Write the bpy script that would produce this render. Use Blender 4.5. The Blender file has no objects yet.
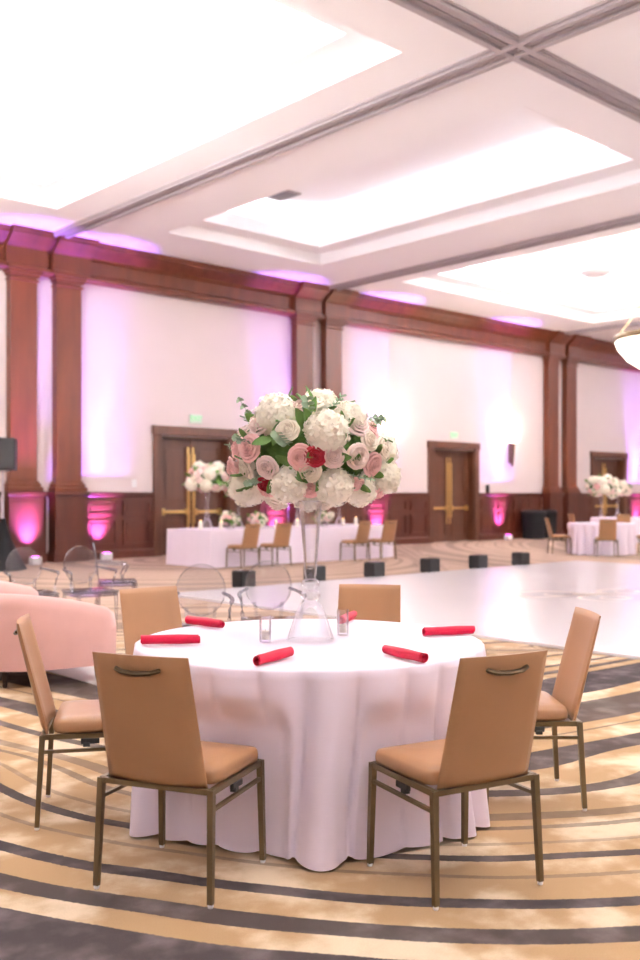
import bpy, bmesh, math, random
from mathutils import Vector, Matrix, noise
PI = math.pi
random.seed(7)
S = bpy.context.scene
C = S.collection
# ------------------------------------------------------------------ place axes
# x runs along the long wall, y runs towards it; the camera stands at the origin
YAW = math.radians(47.7)
VX, VY = math.cos(YAW), math.sin(YAW)      # straight ahead of the photographer
RX, RY = math.sin(YAW), -math.cos(YAW)     # to the photographer's right
EYE = 1.45
WALL = 19.85
CEIL = 7.0
def at(r, d, z=0.0):
    """a place r metres to the right and d metres ahead of where the photographer stands"""
    return Vector((d*VX + r*RX, d*VY + r*RY, z))
def heading(fr, fd):
    """z-rotation that turns local +y to the direction (fr right, fd ahead)"""
    x, y = fd*VX + fr*RX, fd*VY + fr*RY
    return math.atan2(y, x) - PI/2

# ------------------------------------------------------------------ materials
def lin(c):
    return tuple(((v/12.92) if v <= .04045 else ((v+.055)/1.055)**2.4) for v in c)
def mat(name, rgb, rough=.5, metal=0, spec=.5, var=0, vscale=8, bump=0, bscale=60, emit=0, ecol=None, rand=0, coat=0, sheen=0, stretch=None):
    m = bpy.data.materials.new(name); m.use_nodes = True
    n = m.node_tree.nodes; L = m.node_tree.links
    b = n['Principled BSDF']
    c = (*lin(rgb), 1)
    b.inputs['Base Color'].default_value = c
    b.inputs['Roughness'].default_value = rough
    b.inputs['Metallic'].default_value = metal
    b.inputs['Specular IOR Level'].default_value = spec
    b.inputs['Coat Weight'].default_value = coat
    b.inputs['Sheen Weight'].default_value = sheen
    if emit:
        b.inputs['Emission Color'].default_value = (*lin(ecol or rgb), 1)
        b.inputs['Emission Strength'].default_value = emit
    if var or bump or rand:
        tc = n.new('ShaderNodeTexCoord'); mp = n.new('ShaderNodeMapping'); L.new(tc.outputs['Object'], mp.inputs[0])
        if stretch: mp.inputs['Scale'].default_value = stretch
    out = None
    if var:
        t = n.new('ShaderNodeTexNoise'); t.inputs['Scale'].default_value = vscale; t.inputs['Detail'].default_value = 4
        L.new(mp.outputs[0], t.inputs['Vector'])
        r = n.new('ShaderNodeMapRange'); r.inputs[1].default_value = .3; r.inputs[2].default_value = .7
        r.inputs[3].default_value = 1-var; r.inputs[4].default_value = 1+var
        L.new(t.outputs[0], r.inputs[0]); out = r.outputs[0]
    if rand:
        oi = n.new('ShaderNodeObjectInfo'); r2 = n.new('ShaderNodeMapRange')
        r2.inputs[3].default_value = 1-rand; r2.inputs[4].default_value = 1+rand*.4
        L.new(oi.outputs['Random'], r2.inputs[0])
        if out:
            mu = n.new('ShaderNodeMath'); mu.operation = 'MULTIPLY'; L.new(out, mu.inputs[0]); L.new(r2.outputs[0], mu.inputs[1]); out = mu.outputs[0]
        else: out = r2.outputs[0]
    if out:
        h = n.new('ShaderNodeVectorMath'); h.operation = 'SCALE'; h.inputs[0].default_value = c[:3]
        L.new(out, h.inputs['Scale']); L.new(h.outputs[0], b.inputs['Base Color'])
    if bump:
        t2 = n.new('ShaderNodeTexNoise'); t2.inputs['Scale'].default_value = bscale; t2.inputs['Detail'].default_value = 3
        L.new(tc.outputs['Object'], t2.inputs['Vector'])
        bp = n.new('ShaderNodeBump'); bp.inputs['Strength'].default_value = bump; bp.inputs['Distance'].default_value = .01
        L.new(t2.outputs[0], bp.inputs['Height']); L.new(bp.outputs[0], b.inputs['Normal'])
    return m
def clear(name, tint, edge, base=.06, edge_amt=.75, gloss=.06):
    """clear glass or acrylic: see-through face on, mirror-like and slightly tinted at the edges"""
    m = bpy.data.materials.new(name); m.use_nodes = True
    n = m.node_tree.nodes; L = m.node_tree.links; n.clear()
    o = n.new('ShaderNodeOutputMaterial'); tr = n.new('ShaderNodeBsdfTransparent'); gl = n.new('ShaderNodeBsdfGlossy')
    lw = n.new('ShaderNodeLayerWeight'); lw.inputs[0].default_value = .35
    rp = n.new('ShaderNodeValToRGB'); rp.color_ramp.elements[0].color = (*lin(tint), 1); rp.color_ramp.elements[1].color = (*lin(edge), 1)
    L.new(lw.outputs['Facing'], rp.inputs[0]); L.new(rp.outputs[0], tr.inputs[0])
    gl.inputs['Roughness'].default_value = gloss; gl.inputs['Color'].default_value = (.95, .95, .97, 1)
    mr = n.new('ShaderNodeMapRange'); mr.inputs[3].default_value = base; mr.inputs[4].default_value = edge_amt
    L.new(lw.outputs['Fresnel'], mr.inputs[0])
    mx = n.new('ShaderNodeMixShader'); L.new(mr.outputs[0], mx.inputs[0]); L.new(tr.outputs[0], mx.inputs[1]); L.new(gl.outputs[0], mx.inputs[2])
    L.new(mx.outputs[0], o.inputs[0])
    return m
WOOD = mat('cherry_wood', (.41, .205, .115), .4, var=.22, vscale=3, stretch=(1.5, 1.5, .25), spec=.45)
WOOD_D = mat('dark_walnut_panelling', (.32, .145, .085), .4, var=.22, vscale=3, stretch=(1.5, 1.5, .3), spec=.45)
DOORW = mat('door_walnut', (.345, .195, .12), .4, var=.25, vscale=3, stretch=(2.5, 2.5, .25))
WALLM = mat('cream_wall', (.865, .81, .80), .85, var=.015, vscale=1.2, bump=.04, bscale=90)
CEILM = mat('ceiling_plaster', (.985, .975, .98), .9, var=.01, vscale=1)
TRACK = mat('taupe_ceiling_track', (.66, .62, .63), .6)
BRASS = mat('polished_brass', (.86, .72, .46), .28, 1)
BRONZE = mat('antique_bronze', (.47, .405, .30), .36, .85)
HANDLE = mat('dark_bronze', (.33, .27, .19), .35, .8)
FRAME = mat('bronze_chair_metal', (.45, .385, .285), .38, .75)
LEATH = mat('tan_leatherette', (.62, .455, .315), .38, var=.05, vscale=5, bump=.05, bscale=220, spec=.45)
LINEN = mat('white_linen', (.94, .895, .95), .8, var=.012, vscale=6, bump=.03, bscale=300, sheen=.1)
RED = mat('crimson_satin', (.73, .0, .19), .5, var=.08, vscale=25, bump=.06, bscale=150, spec=.3)
BLUSH = mat('blush_velvet', (.83, .645, .61), .8, var=.05, vscale=4, sheen=.5, bump=.03, bscale=150)
BLACK = mat('black_plastic', (.10, .10, .105), .5)
BLACKC = mat('black_fabric', (.075, .075, .085), .9, bump=.1, bscale=120)
WHITE_P = mat('white_plastic', (.92, .92, .92), .4)
DANCE = mat('glossy_white_floor', (.89, .875, .89), .22, var=.012, vscale=.8, spec=.5)
RUGM = mat('white_rug', (.92, .90, .90), .95, bump=.3, bscale=120, var=.03, vscale=20)
DECAL = mat('champagne_vinyl', (.80, .745, .70), .4)
GLASS = clear('crystal_glass', (1, 1, 1), (.95, .95, .955), .04, .6, .04)
ACRYL = clear('clear_acrylic', (.955, .955, .96), (.60, .60, .63), .05, .5, .05)
GREYV = mat('grey_vent', (.62, .57, .57), .6)
HYD = mat('white_hydrangea_petal', (.995, .975, .915), .75, rand=.02, var=.02, vscale=9)
CREAM = mat('cream_rose_petal', (.99, .945, .88), .65, rand=.03)
PINK = mat('blush_rose_petal', (.985, .80, .785), .6, rand=.04)
PALE = mat('pale_pink_rose_petal', (.985, .895, .87), .6, rand=.04)
DRED = mat('dark_red_rose_petal', (.66, .01, .14), .5)
LEAF = mat('green_leaf', (.40, .56, .26), .5, rand=.1, var=.25, vscale=14)
EUC = mat('eucalyptus_leaf', (.62, .72, .60), .6, var=.12, vscale=14)
MOSS = mat('moss_core', (.33, .47, .21), .9, var=.3, vscale=30, bump=.6, bscale=70)
CANDLE = mat('ivory_wax', (.96, .93, .88), .5)
FLAME = mat('candle_flame', (1, .8, .5), .5, emit=5, ecol=(1, .8, .5))
ALAB = mat('lit_alabaster', (.95, .9, .82), .5, emit=4, ecol=(1, .95, .88))
SCON = mat('lit_sconce_glass', (1, .95, .85), .4, emit=16, ecol=(1, .93, .80))
DOWN = mat('lit_downlight', (1, 1, 1), .4, emit=12, ecol=(1, .97, .92))
LENS = mat('lit_magenta_lens', (1, .3, .95), .3, emit=10, ecol=(1, .35, 1))
EXITP = mat('exit_sign_face', (.86, .92, .86), .5)
EXITG = mat('lit_exit_green', (.45, .8, .55), .5, emit=.35, ecol=(.4, .85, .5))

# carpet: broad bands of gold and charcoal swept in arcs
def carpet():
    m = bpy.data.materials.new('swirl_carpet'); m.use_nodes = True
    n = m.node_tree.nodes; L = m.node_tree.links; b = n['Principled BSDF']
    def sock(v, i):
        return v
    def M(op, a, c=None, clampit=False):
        k = n.new('ShaderNodeMath'); k.operation = op; k.use_clamp = clampit
        for i, v in enumerate((a, c)):
            if v is None: continue
            if isinstance(v, (int, float)): k.inputs[i].default_value = v
            else: L.new(v, k.inputs[i])
        return k.outputs[0]
    def MR(v, a, c, smooth=True):
        k = n.new('ShaderNodeMapRange'); k.interpolation_type = 'SMOOTHSTEP' if smooth else 'LINEAR'
        k.inputs[1].default_value = a; k.inputs[2].default_value = c; L.new(v, k.inputs[0]); return k.outputs[0]
    def MIX(f, a, c):
        k = n.new('ShaderNodeMix'); k.data_type = 'FLOAT'
        for s, v in ((k.inputs[0], f), (k.inputs[2], a), (k.inputs[3], c)):
            if isinstance(v, (int, float)): s.default_value = v
            else: L.new(v, s)
        return k.outputs[0]
    tc = n.new('ShaderNodeTexCoord'); P = tc.outputs['Object']
    def NZ(scale, det=2):
        t = n.new('ShaderNodeTexNoise'); t.inputs['Scale'].default_value = scale; t.inputs['Detail'].default_value = det
        L.new(P, t.inputs['Vector']); return t.outputs[0]
    sp = n.new('ShaderNodeSeparateXYZ'); L.new(P, sp.inputs[0])
    X, Y = sp.outputs[0], sp.outputs[1]
    r = M('ADD', M('MULTIPLY', X, RX), M('MULTIPLY', Y, RY))
    d = M('ADD', M('MULTIPLY', X, VX), M('MULTIPLY', Y, VY))
    def ring(c0, c1):
        a = M('SUBTRACT', r, c0); e = M('SUBTRACT', d, c1)
        return M('SQRT', M('ADD', M('MULTIPLY', a, a), M('MULTIPLY', e, e)))
    wob = M('MULTIPLY', M('SUBTRACT', NZ(.55), .5), .22)
    gA = M('SUBTRACT', 7.0, ring(.65, 7.0))
    rb = M('SUBTRACT', r, .5)
    gB = M('ADD', M('SUBTRACT', d, M('SQRT', M('ADD', 1.44, M('MULTIPLY', M('MULTIPLY', rb, rb), .9)))), 1.2)
    g1 = MIX(MR(d, 4.9, 5.7), gA, gB)
    gB = M('ADD', gB, M('MULTIPLY', MR(M('MULTIPLY', r, -1.0), 1.2, 2.2), .8))
    gC = M('ADD', ring(-3.0, 22.0), 0.0)
    gD = M('ADD', ring(16.0, 27.0), 1.3)
    far = MIX(MR(r, 2.0, 2.6), gC, gD)
    g = M('ADD', MIX(MR(d, 9.0, 9.4), g1, far), wob)
    u = M('FRACT', M('DIVIDE', M('SUBTRACT', g, 2.4), 4.2))
    ramp = n.new('ShaderNodeValToRGB'); cr = ramp.color_ramp; cr.interpolation = 'LINEAR'
    # value: 0 = gold, 1 = charcoal
    bands = [(2.4, 3.02, 1), (3.15, 3.255, .96), (3.43, 3.505, 1), (3.70, 3.735, .45), (3.885, 3.955, .95), (4.06, 4.10, .4), (4.27, 4.31, .6),
             (4.40, 4.50, .55), (4.74, 4.84, .9), (5.12, 5.36, .95), (5.60, 5.64, .6), (5.80, 6.35, .9)]
    # stops (max 32): one pair per band edge is collapsed with a constant ramp
    cr.interpolation = 'CONSTANT'
    pts = []
    for a, c, v in bands:
        pts.append((max(0, (a-2.4)/4.2), v)); pts.append(((c-2.4)/4.2, 0))
    cr.elements[0].position = 0; cr.elements[0].color = (pts[0][1],)*3+(1,)
    cr.elements[1].position = pts[1][0]; cr.elements[1].color = (0, 0, 0, 1)
    for p, v in pts[2:]:
        e = cr.elements.new(p); e.color = (v, v, v, 1)
    fuzz = M('MULTIPLY', M('SUBTRACT', NZ(60, 2), .5), .003)
    L.new(M('ADD', u, fuzz), ramp.inputs[0])
    # cloudy wear: streaks of cream in the gold and of taupe in the charcoal
    blot = MR(NZ(2.4, 5), .45, .66)
    blot2 = MR(NZ(5.0, 5), .42, .75)
    def RGB(f, a, c):
        k = n.new('ShaderNodeMix'); k.data_type = 'RGBA'
        if isinstance(f, (int, float)): k.inputs[0].default_value = f
        else: L.new(f, k.inputs[0])
        for s, v in ((k.inputs[6], a), (k.inputs[7], c)):
            if isinstance(v, tuple): s.default_value = (*lin(v), 1)
            else: L.new(v, s)
        return k.outputs[2]
    gold = RGB(blot, (.665, .545, .405), (.855, .775, .665))
    dark = RGB(blot2, (.27, .235, .235), (.43, .385, .38))
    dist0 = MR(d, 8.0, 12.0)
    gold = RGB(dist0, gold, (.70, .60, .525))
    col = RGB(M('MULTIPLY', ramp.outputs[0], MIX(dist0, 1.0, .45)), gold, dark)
    fine = MR(NZ(220, 2), .2, .8, False)
    k = n.new('ShaderNodeVectorMath'); k.operation = 'SCALE'; L.new(col, k.inputs[0]); L.new(MIX(fine, .86, 1.12), k.inputs['Scale'])
    L.new(k.outputs[0], b.inputs['Base Color'])
    b.inputs['Roughness'].default_value = .95; b.inputs['Specular IOR Level'].default_value = .15
    bp = n.new('ShaderNodeBump'); bp.inputs['Strength'].default_value = .35; bp.inputs['Distance'].default_value = .006
    L.new(NZ(260, 2), bp.inputs['Height']); L.new(bp.outputs[0], b.inputs['Normal'])
    return m
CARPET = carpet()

# ------------------------------------------------------------------ mesh helpers
class MB:
    def __init__(s): s.b = bmesh.new()
    def box(s, x0, y0, z0, x1, y1, z1, bev=0, M=None):
        r = bmesh.ops.create_cube(s.b, size=1)
        vs = r['verts']
        bmesh.ops.scale(s.b, vec=(x1-x0, y1-y0, z1-z0), verts=vs)
        bmesh.ops.translate(s.b, vec=((x0+x1)/2, (y0+y1)/2, (z0+z1)/2), verts=vs)
        if bev:
            es = list({e for v in vs for e in v.link_edges})
            q = bmesh.ops.bevel(s.b, geom=es, offset=bev, segments=3, profile=.5, affect='EDGES')
            vs = list({v for f in q['faces'] for v in f.verts} | {v for v in vs if v.is_valid})
        if M is not None: bmesh.ops.transform(s.b, matrix=M, verts=[v for v in vs if v.is_valid])
        return s
    def grid(s, fn, nu, nv, wrap_u=False, wrap_v=False):
        vs = [[s.b.verts.new(fn(i/(nu if wrap_u else nu-1), j/(nv if wrap_v else nv-1))) for j in range(nv)] for i in range(nu)]
        for i in range(nu if wrap_u else nu-1):
            for j in range(nv if wrap_v else nv-1):
                q = [vs[i][j], vs[(i+1) % nu][j], vs[(i+1) % nu][(j+1) % nv], vs[i][(j+1) % nv]]
                try: s.b.faces.new(q)
                except ValueError: pass
        return vs
    def lathe(s, prof, n=32, o=(0, 0, 0), cap=True):
        rows = [[s.b.verts.new((o[0]+r*math.cos(2*PI*k/n), o[1]+r*math.sin(2*PI*k/n), o[2]+z)) for k in range(n)] for r, z in prof]
        for a, c in zip(rows, rows[1:]):
            for k in range(n): s.b.faces.new((a[k], a[(k+1) % n], c[(k+1) % n], c[k]))
        if cap:
            if prof[0][0] > 0: s.b.faces.new(rows[0][::-1])
            if prof[-1][0] > 0: s.b.faces.new(rows[-1])
        return s
    def tube(s, pts, rad, n=8, flat=1.0, cap=True, up=None):
        pts = [Vector(p) for p in pts]
        rows = []
        for i, p in enumerate(pts):
            t = (pts[min(i+1, len(pts)-1)] - pts[max(i-1, 0)]).normalized()
            ref = Vector(up) if up else (Vector((0, 0, 1)) if abs(t.z) < .9 else Vector((0, 1, 0)))
            x = t.cross(ref).normalized(); y = x.cross(t).normalized()
            r = rad[i] if isinstance(rad, (list, tuple)) else rad
            rows.append([s.b.verts.new(p + x*math.cos(2*PI*k/n)*r + y*math.sin(2*PI*k/n)*r*flat) for k in range(n)])
        for a, c in zip(rows, rows[1:]):
            for k in range(n): s.b.faces.new((a[k], a[(k+1) % n], c[(k+1) % n], c[k]))
        if cap: s.b.faces.new(rows[0][::-1]); s.b.faces.new(rows[-1])
        return s
    def bar(s, a, c, w, h=None, w2=None):
        """square bar from a to c, w across x and h across y"""
        a, c = Vector(a), Vector(c); h = h or w; k = (w2 or w)/w
        t = (c-a).normalized()
        ref = Vector((0, 1, 0)) if abs(t.y) < .8 else Vector((0, 0, 1))
        x = ref.cross(t).normalized(); y = t.cross(x).normalized()
        q = [(-1, -1), (1, -1), (1, 1), (-1, 1)]
        A = [s.b.verts.new(a + x*i*w/2 + y*j*h/2) for i, j in q]; B = [s.b.verts.new(c + x*i*w*k/2 + y*j*h*k/2) for i, j in q]
        for i in range(4): s.b.faces.new((A[i], A[(i+1) % 4], B[(i+1) % 4], B[i]))
        s.b.faces.new(A[::-1]); s.b.faces.new(B)
        return s
    def prism_x(s, prof, x0, x1):
        A = [s.b.verts.new((x0, y, z)) for y, z in prof]; B = [s.b.verts.new((x1, y, z)) for y, z in prof]
        n = len(prof)
        for i in range(n): s.b.faces.new((A[i], A[(i+1) % n], B[(i+1) % n], B[i]))
        s.b.faces.new(A[::-1]); s.b.faces.new(B)
        return s
    def mesh(s, name, m, smooth=False, ang=40):
        bmesh.ops.recalc_face_normals(s.b, faces=s.b.faces)
        me = bpy.data.meshes.new(name); s.b.to_mesh(me); s.b.free()
        if m: me.materials.append(m)
        if smooth:
            for p in me.polygons: p.use_smooth = True
            try: me.set_sharp_from_angle(angle=math.radians(ang))
            except Exception: pass
        return me
    def obj(s, name, m, parent=None, smooth=False, loc=None, rz=None, ang=40):
        o = bpy.data.objects.new(name, s.mesh(name, m, smooth, ang)); C.objects.link(o)
        if parent: o.parent = parent
        if loc is not None: o.location = loc
        if rz is not None: o.rotation_euler.z = rz
        return o
def tag(o, label=None, cat=None, group=None, kind=None):
    if label: o['label'] = label
    if cat: o['category'] = cat
    if group: o['group'] = group
    if kind: o['kind'] = kind
    return o
def thing(name, label, cat, loc=(0, 0, 0), rz=0, group=None):
    o = bpy.data.objects.new(name, None); C.objects.link(o)
    o.location = loc; o.rotation_euler.z = rz; o.empty_display_size = .1
    return tag(o, label, cat, group)
def struct(o): o['kind'] = 'structure'; return o
def copy_tree(o, parent=None):
    c = o.copy(); C.objects.link(c); c.parent = parent
    for ch in list(o.children): copy_tree(ch, c)
    return c
def place(src, first, loc, rz, label=None, group=None, scale=None):
    o = src if first else copy_tree(src)
    o.location = loc; o.rotation_euler.z = rz
    if label: o['label'] = label
    if group: o['group'] = group
    if scale: o.scale = (scale,)*3
    return o
def light(name, kind, loc, power, col=(1, 1, 1), rot=(0, 0, 0), parent=None, **k):
    l = bpy.data.lights.new(name, kind); l.energy = power; l.color = col
    for a, v in k.items(): setattr(l, a, v)
    o = bpy.data.objects.new(name, l); C.objects.link(o); o.location = loc; o.rotation_euler = rot
    if parent: o.parent = parent
    return o

# ------------------------------------------------------------------ room shell
X0, X1, Y0, Y1 = -12.0, 41.0, -15.0, WALL
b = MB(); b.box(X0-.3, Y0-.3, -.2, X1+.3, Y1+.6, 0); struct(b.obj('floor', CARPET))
DOORS = [(12.93, 14.93, 2.86), (22.68, 24.66, 2.86), (31.58, 33.58, 2.80)]
b = MB(); x = X0-.3
for a, c, h in DOORS:
    b.box(x, WALL, 0, a, WALL+.35, 8.6); b.box(a, WALL, h, c, WALL+.35, 8.6); x = c
b.box(x, WALL, 0, X1+.3, WALL+.35, 8.6)
struct(b.obj('wall_back', WALLM))
b = MB(); b.box(X0-.3, Y0, 0, X0, WALL, 8.6); struct(b.obj('wall_left', WALLM))
b = MB(); b.box(X1, Y0, 0, X1+.3, WALL, 8.6); struct(b.obj('wall_right', WALLM))
b = MB(); b.box(X0-.3, Y0-.3, 0, X1+.3, Y0, 8.6); struct(b.obj('wall_front', WALLM))

# ceiling: flat soffit with stepped coffers let into it
cof = []
for y0, y1 in ((8.42, 17.53), (-2.9, 6.33), (-14.2, -4.8)):
    for x0, x1, lit in ((-10.8, -1.9, 1), (0.0, 9.06, 1), (11.6, 15.97, 0), (18.8, 27.9, 1), (30.4, 39.5, 1)): cof.append((x0, x1, y0, y1, lit))
b = MB()
xs = sorted({X0, X1, *[v for c in cof for v in c[:2]]}); ys = sorted({Y0, WALL, *[v for c in cof for v in c[2:4]]})
def in_hole(x, y): return any(a < x < c and e < y < f for a, c, e, f, _ in cof)
for xa, xb in zip(xs, xs[1:]):
    for ya, yb in zip(ys, ys[1:]):
        if not in_hole((xa+xb)/2, (ya+yb)/2):
            vs = [b.b.verts.new(p) for p in ((xa, ya, CEIL), (xa, yb, CEIL), (xb, yb, CEIL), (xb, ya, CEIL))]; b.b.faces.new(vs)
def ring(b, a, c):
    """quad strip between rectangle a and rectangle c, each (x0, x1, y0, y1, z)"""
    def cs(q): return [(q[0], q[2], q[4]), (q[1], q[2], q[4]), (q[1], q[3], q[4]), (q[0], q[3], q[4])]
    A = [b.b.verts.new(p) for p in cs(a)]; B = [b.b.verts.new(p) for p in cs(c)]
    for i in range(4): b.b.faces.new((A[i], A[(i+1) % 4], B[(i+1) % 4], B[i]))
def rect(q, k, z): return (q[0]+k, q[1]-k, q[2]+k, q[3]-k, z)
for q in cof:
    seq = [rect(q, 0, CEIL), rect(q, 0, 7.25), rect(q, .5, 7.25), rect(q, .5, 7.57), rect(q, .42, 7.57), rect(q, .42, 7.35), rect(q, .05, 7.35), rect(q, .05, 8.0)]
    for a, c in zip(seq, seq[1:]): ring(b, a, c)
    z = seq[-1]
    vs = [b.b.verts.new(p) for p in ((z[0], z[2], z[4]), (z[1], z[2], z[4]), (z[1], z[3], z[4]), (z[0], z[3], z[4]))]; b.b.faces.new(vs)
bmesh.ops.remove_doubles(b.b, verts=b.b.verts, dist=1e-4)
struct(b.obj('ceiling', CEILM))
b = MB(); b.box(X0-.3, Y0-.3, 8.3, X1+.3, WALL+.35, 8.6); struct(b.obj('ceiling_slab', CEILM))

# taupe partition tracks that cross the soffit
def track_x(y):
    b = MB()
    b.box(X0, y-.2, CEIL-.03, X1, y+.2, CEIL+.02)
    for k in (-.13, .13): b.box(X0, y+k-.045, CEIL-.075, X1, y+k+.045, CEIL-.03, .012)
    b.box(X0, y-.02, CEIL-.05, X1, y+.02, CEIL-.03)
    return struct(b.obj('ceiling_trim', TRACK))
def track_y(x):
    b = MB()
    b.box(x-.2, Y0, CEIL-.032, x+.2, 19.3, CEIL+.02)
    for k in (-.13, .13): b.box(x+k-.045, Y0, CEIL-.078, x+k+.045, 19.3, CEIL-.03, .012)
    b.box(x-.02, Y0, CEIL-.05, x+.02, 19.3, CEIL-.03)
    return struct(b.obj('ceiling_trim', TRACK))
track_x(7.37); track_x(-3.85)
for x in (-.97, 9.98, 17.92, 28.8): track_y(x)

# entablature under the ceiling, with breaks over the pilasters
PIL = [9.37, 10.42, 17.30, 18.36, 28.72, 29.82, -1.55, -.5, 38.6, 39.7]
def ent_prof(k):
    f = 19.55-k
    return [(WALL, 6.19), (f+.02, 6.19), (f-.03, 6.22), (f-.03, 6.29), (f+.03, 6.34), (f+.03, 6.63), (f-.01, 6.66), (f-.03, 6.70), (f-.10, 6.75),
            (f-.20, 6.83), (f-.28, 6.88), (f-.28, 6.93), (f-.31, 6.95), (f-.31, CEIL-.001), (WALL, CEIL-.001)]
b = MB(); b.prism_x(ent_prof(0), X0, X1); struct(b.obj('trim_1', WOOD))
# wainscot between doors and pilasters
b = MB()
segs = []
cuts = sorted([(a-.22, c+.22) for a, c, h in DOORS] + [(p-.44, p+.44) for p in PIL])
x = X0
for a, c in cuts:
    if a > x: segs.append((x, a))
    x = max(x, c)
segs.append((x, X1))
bb = MB()
for a, c in segs:
    b.box(a, WALL-.05, 0, c, WALL, 1.42)
    b.prism_x([(WALL, 1.40), (WALL-.05, 1.40), (WALL-.075, 1.43), (WALL-.075, 1.46), (WALL-.11, 1.48), (WALL-.11, 1.515), (WALL, 1.515)], a, c)
    bb.prism_x([(WALL-.04, 0), (WALL-.09, 0), (WALL-.09, .15), (WALL-.07, .19), (WALL-.04, .2)], a, c)
    n = max(1, round((c-a)/.85)); w = (c-a)/n
    for i in range(n):
        p, q = a+i*w+.09, a+(i+1)*w-.09
        if q-p < .15: continue
        for z0, z1 in ((.30, .88), (1.0, 1.31)):
            # raised moulding frame round a sunken panel
            for (xa, xb, za, zb) in ((p, q, z1-.045, z1), (p, q, z0, z0+.045), (p, p+.045, z0, z1), (q-.045, q, z0, z1)):
                b.box(xa, WALL-.078, za, xb, WALL-.05, zb)
            b.box(p+.10, WALL-.066, z0+.09, q-.10, WALL-.05, z1-.09)
struct(b.obj('trim_2', WOOD_D)); struct(bb.obj('baseboard_back', WOOD_D))

# pilasters
def pilaster():
    PB = WALL-.03
    t = thing('pilaster', 'tall cherry wood pilaster', 'column')
    b = MB(); b.box(-.30, 19.60, 1.72, .30, PB, 6.10, .012)
    for k in (-.3+.0, ): pass
    b.obj('shaft', WOOD, t)
    b = MB()
    b.box(-.42, 19.46, 0, .42, PB, .18); b.box(-.40, 19.48, .18, .40, PB, .24)
    b.box(-.38, 19.50, .24, .38, PB, 1.38)
    b.box(-.40, 19.48, 1.38, .40, PB, 1.43); b.box(-.43, 19.45, 1.43, .43, PB, 1.53, .012)
    for z0, z1 in ((.32, .34), (1.28, 1.30)): b.box(-.30, 19.492, z0, .30, 19.50, z1)
    b.obj('pedestal', WOOD_D, t)
    b = MB()
    for w, z0, z1 in ((.40, 1.53, 1.62), (.365, 1.62, 1.70), (.335, 1.70, 1.75)): b.box(-w, 19.60-(w-.30), z0, w, PB, z1, .02)
    b.obj('shaft_base', WOOD, t)
    b = MB()
    for w, z0, z1 in ((.33, 5.98, 6.03), (.34, 6.08, 6.14), (.38, 6.14, 6.21), (.42, 6.21, 6.30)): b.box(-w, 19.58-(w-.30), z0, w, PB, z1, .015)
    b.prism_x([(PB, 6.30), (19.45, 6.30), (19.45, 6.64), (19.42, 6.67), (19.33, 6.73), (19.23, 6.81), (19.14, 6.87), (19.14, 6.92), (19.11, 6.94), (19.11, CEIL-.003), (PB, CEIL-.003)], -.46, .46)
    b.obj('capital', WOOD, t)
    return t
p0 = pilaster()
PL = ['cherry pilaster with magenta lit pedestal beside the black loudspeaker', 'cherry pilaster with dark pedestal beside the lavender washed wall panel',
      'brown pilaster rising behind the tall centerpiece, first of its pair', 'orange brown pilaster rising behind the tall centerpiece, second of its pair',
      'reddish pilaster beside the two black bins', 'reddish pilaster between the black bins pilaster and the flower table door']
for i, x in enumerate(PIL[:6]):
    place(p0, i == 0, (x, 0, 0), 0, PL[i], 'wooden pilasters along the wall')

# double doors
def double_door(i, a, c, h):
    w = c-a
    root = thing('door_%d' % i, None, None, ((a+c)/2, WALL, 0)); struct(root)
    b = MB()
    for sx in (-1, 1): b.box(min(sx*w/2, sx*(w/2+.22)), -.07, 0, max(sx*w/2, sx*(w/2+.22)), 0, h+.22, .012)
    b.box(-w/2-.25, -.09, h+.02, w/2+.25, 0, h+.24, .015)
    for sx in (-1, 1): b.box(min(sx*w/2, sx*(w/2-.03)), -.02, 0, max(sx*w/2, sx*(w/2-.03)), .32, h)
    b.box(-w/2, -.02, h-.03, w/2, .32, h)
    b.obj('door_frame', DOORW, root)
    for sx in (-1, 1):
        x0, x1 = (-w/2+.03, -.006) if sx < 0 else (.006, w/2-.03)
        b = MB(); b.box(x0, .2, .01, x1, .26, h-.035)
        for z0, z1 in ((.18, .95), (1.22, h-.2)):
            for (xa, xb, za, zb) in ((x0+.12, x1-.12, z1-.05, z1), (x0+.12, x1-.12, z0, z0+.05), (x0+.12, x0+.17, z0, z1), (x1-.17, x1-.12, z0, z1)):
                b.box(xa, .178, za, xb, .2, zb)
            b.box(x0+.24, .188, z0+.12, x1-.24, .2, z1-.12, .008)
        lf = b.obj('door_leaf', DOORW, root)
        b = MB(); b.box(sx*.075-.024, .185, .55, sx*.075+.024, .205, 2.62)
        b.tube([(sx*.075, .13, .75), (sx*.075, .13, 2.45)], .017, 10); b.tube([(sx*.075, .19, .8), (sx*.075, .13, .8)], .012); b.tube([(sx*.075, .19, 2.4), (sx*.075, .13, 2.4)], .012)
        b.obj('pull_handle', BRASS, lf, True)
        b = MB(); b.box(min(sx*.05, sx*(w/2-.1)), .12, 1.0, max(sx*.05, sx*(w/2-.1)), .155, 1.075, .01)
        for q in (.12, w/2-.16): b.box(sx*q-.05, .12, .96, sx*q+.05, .2, 1.12, .008)
        b.obj('push_bar', BRASS, lf)
    return root
for i, (a, c, h) in enumerate(DOORS): double_door(i+1, a, c, h)

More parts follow.
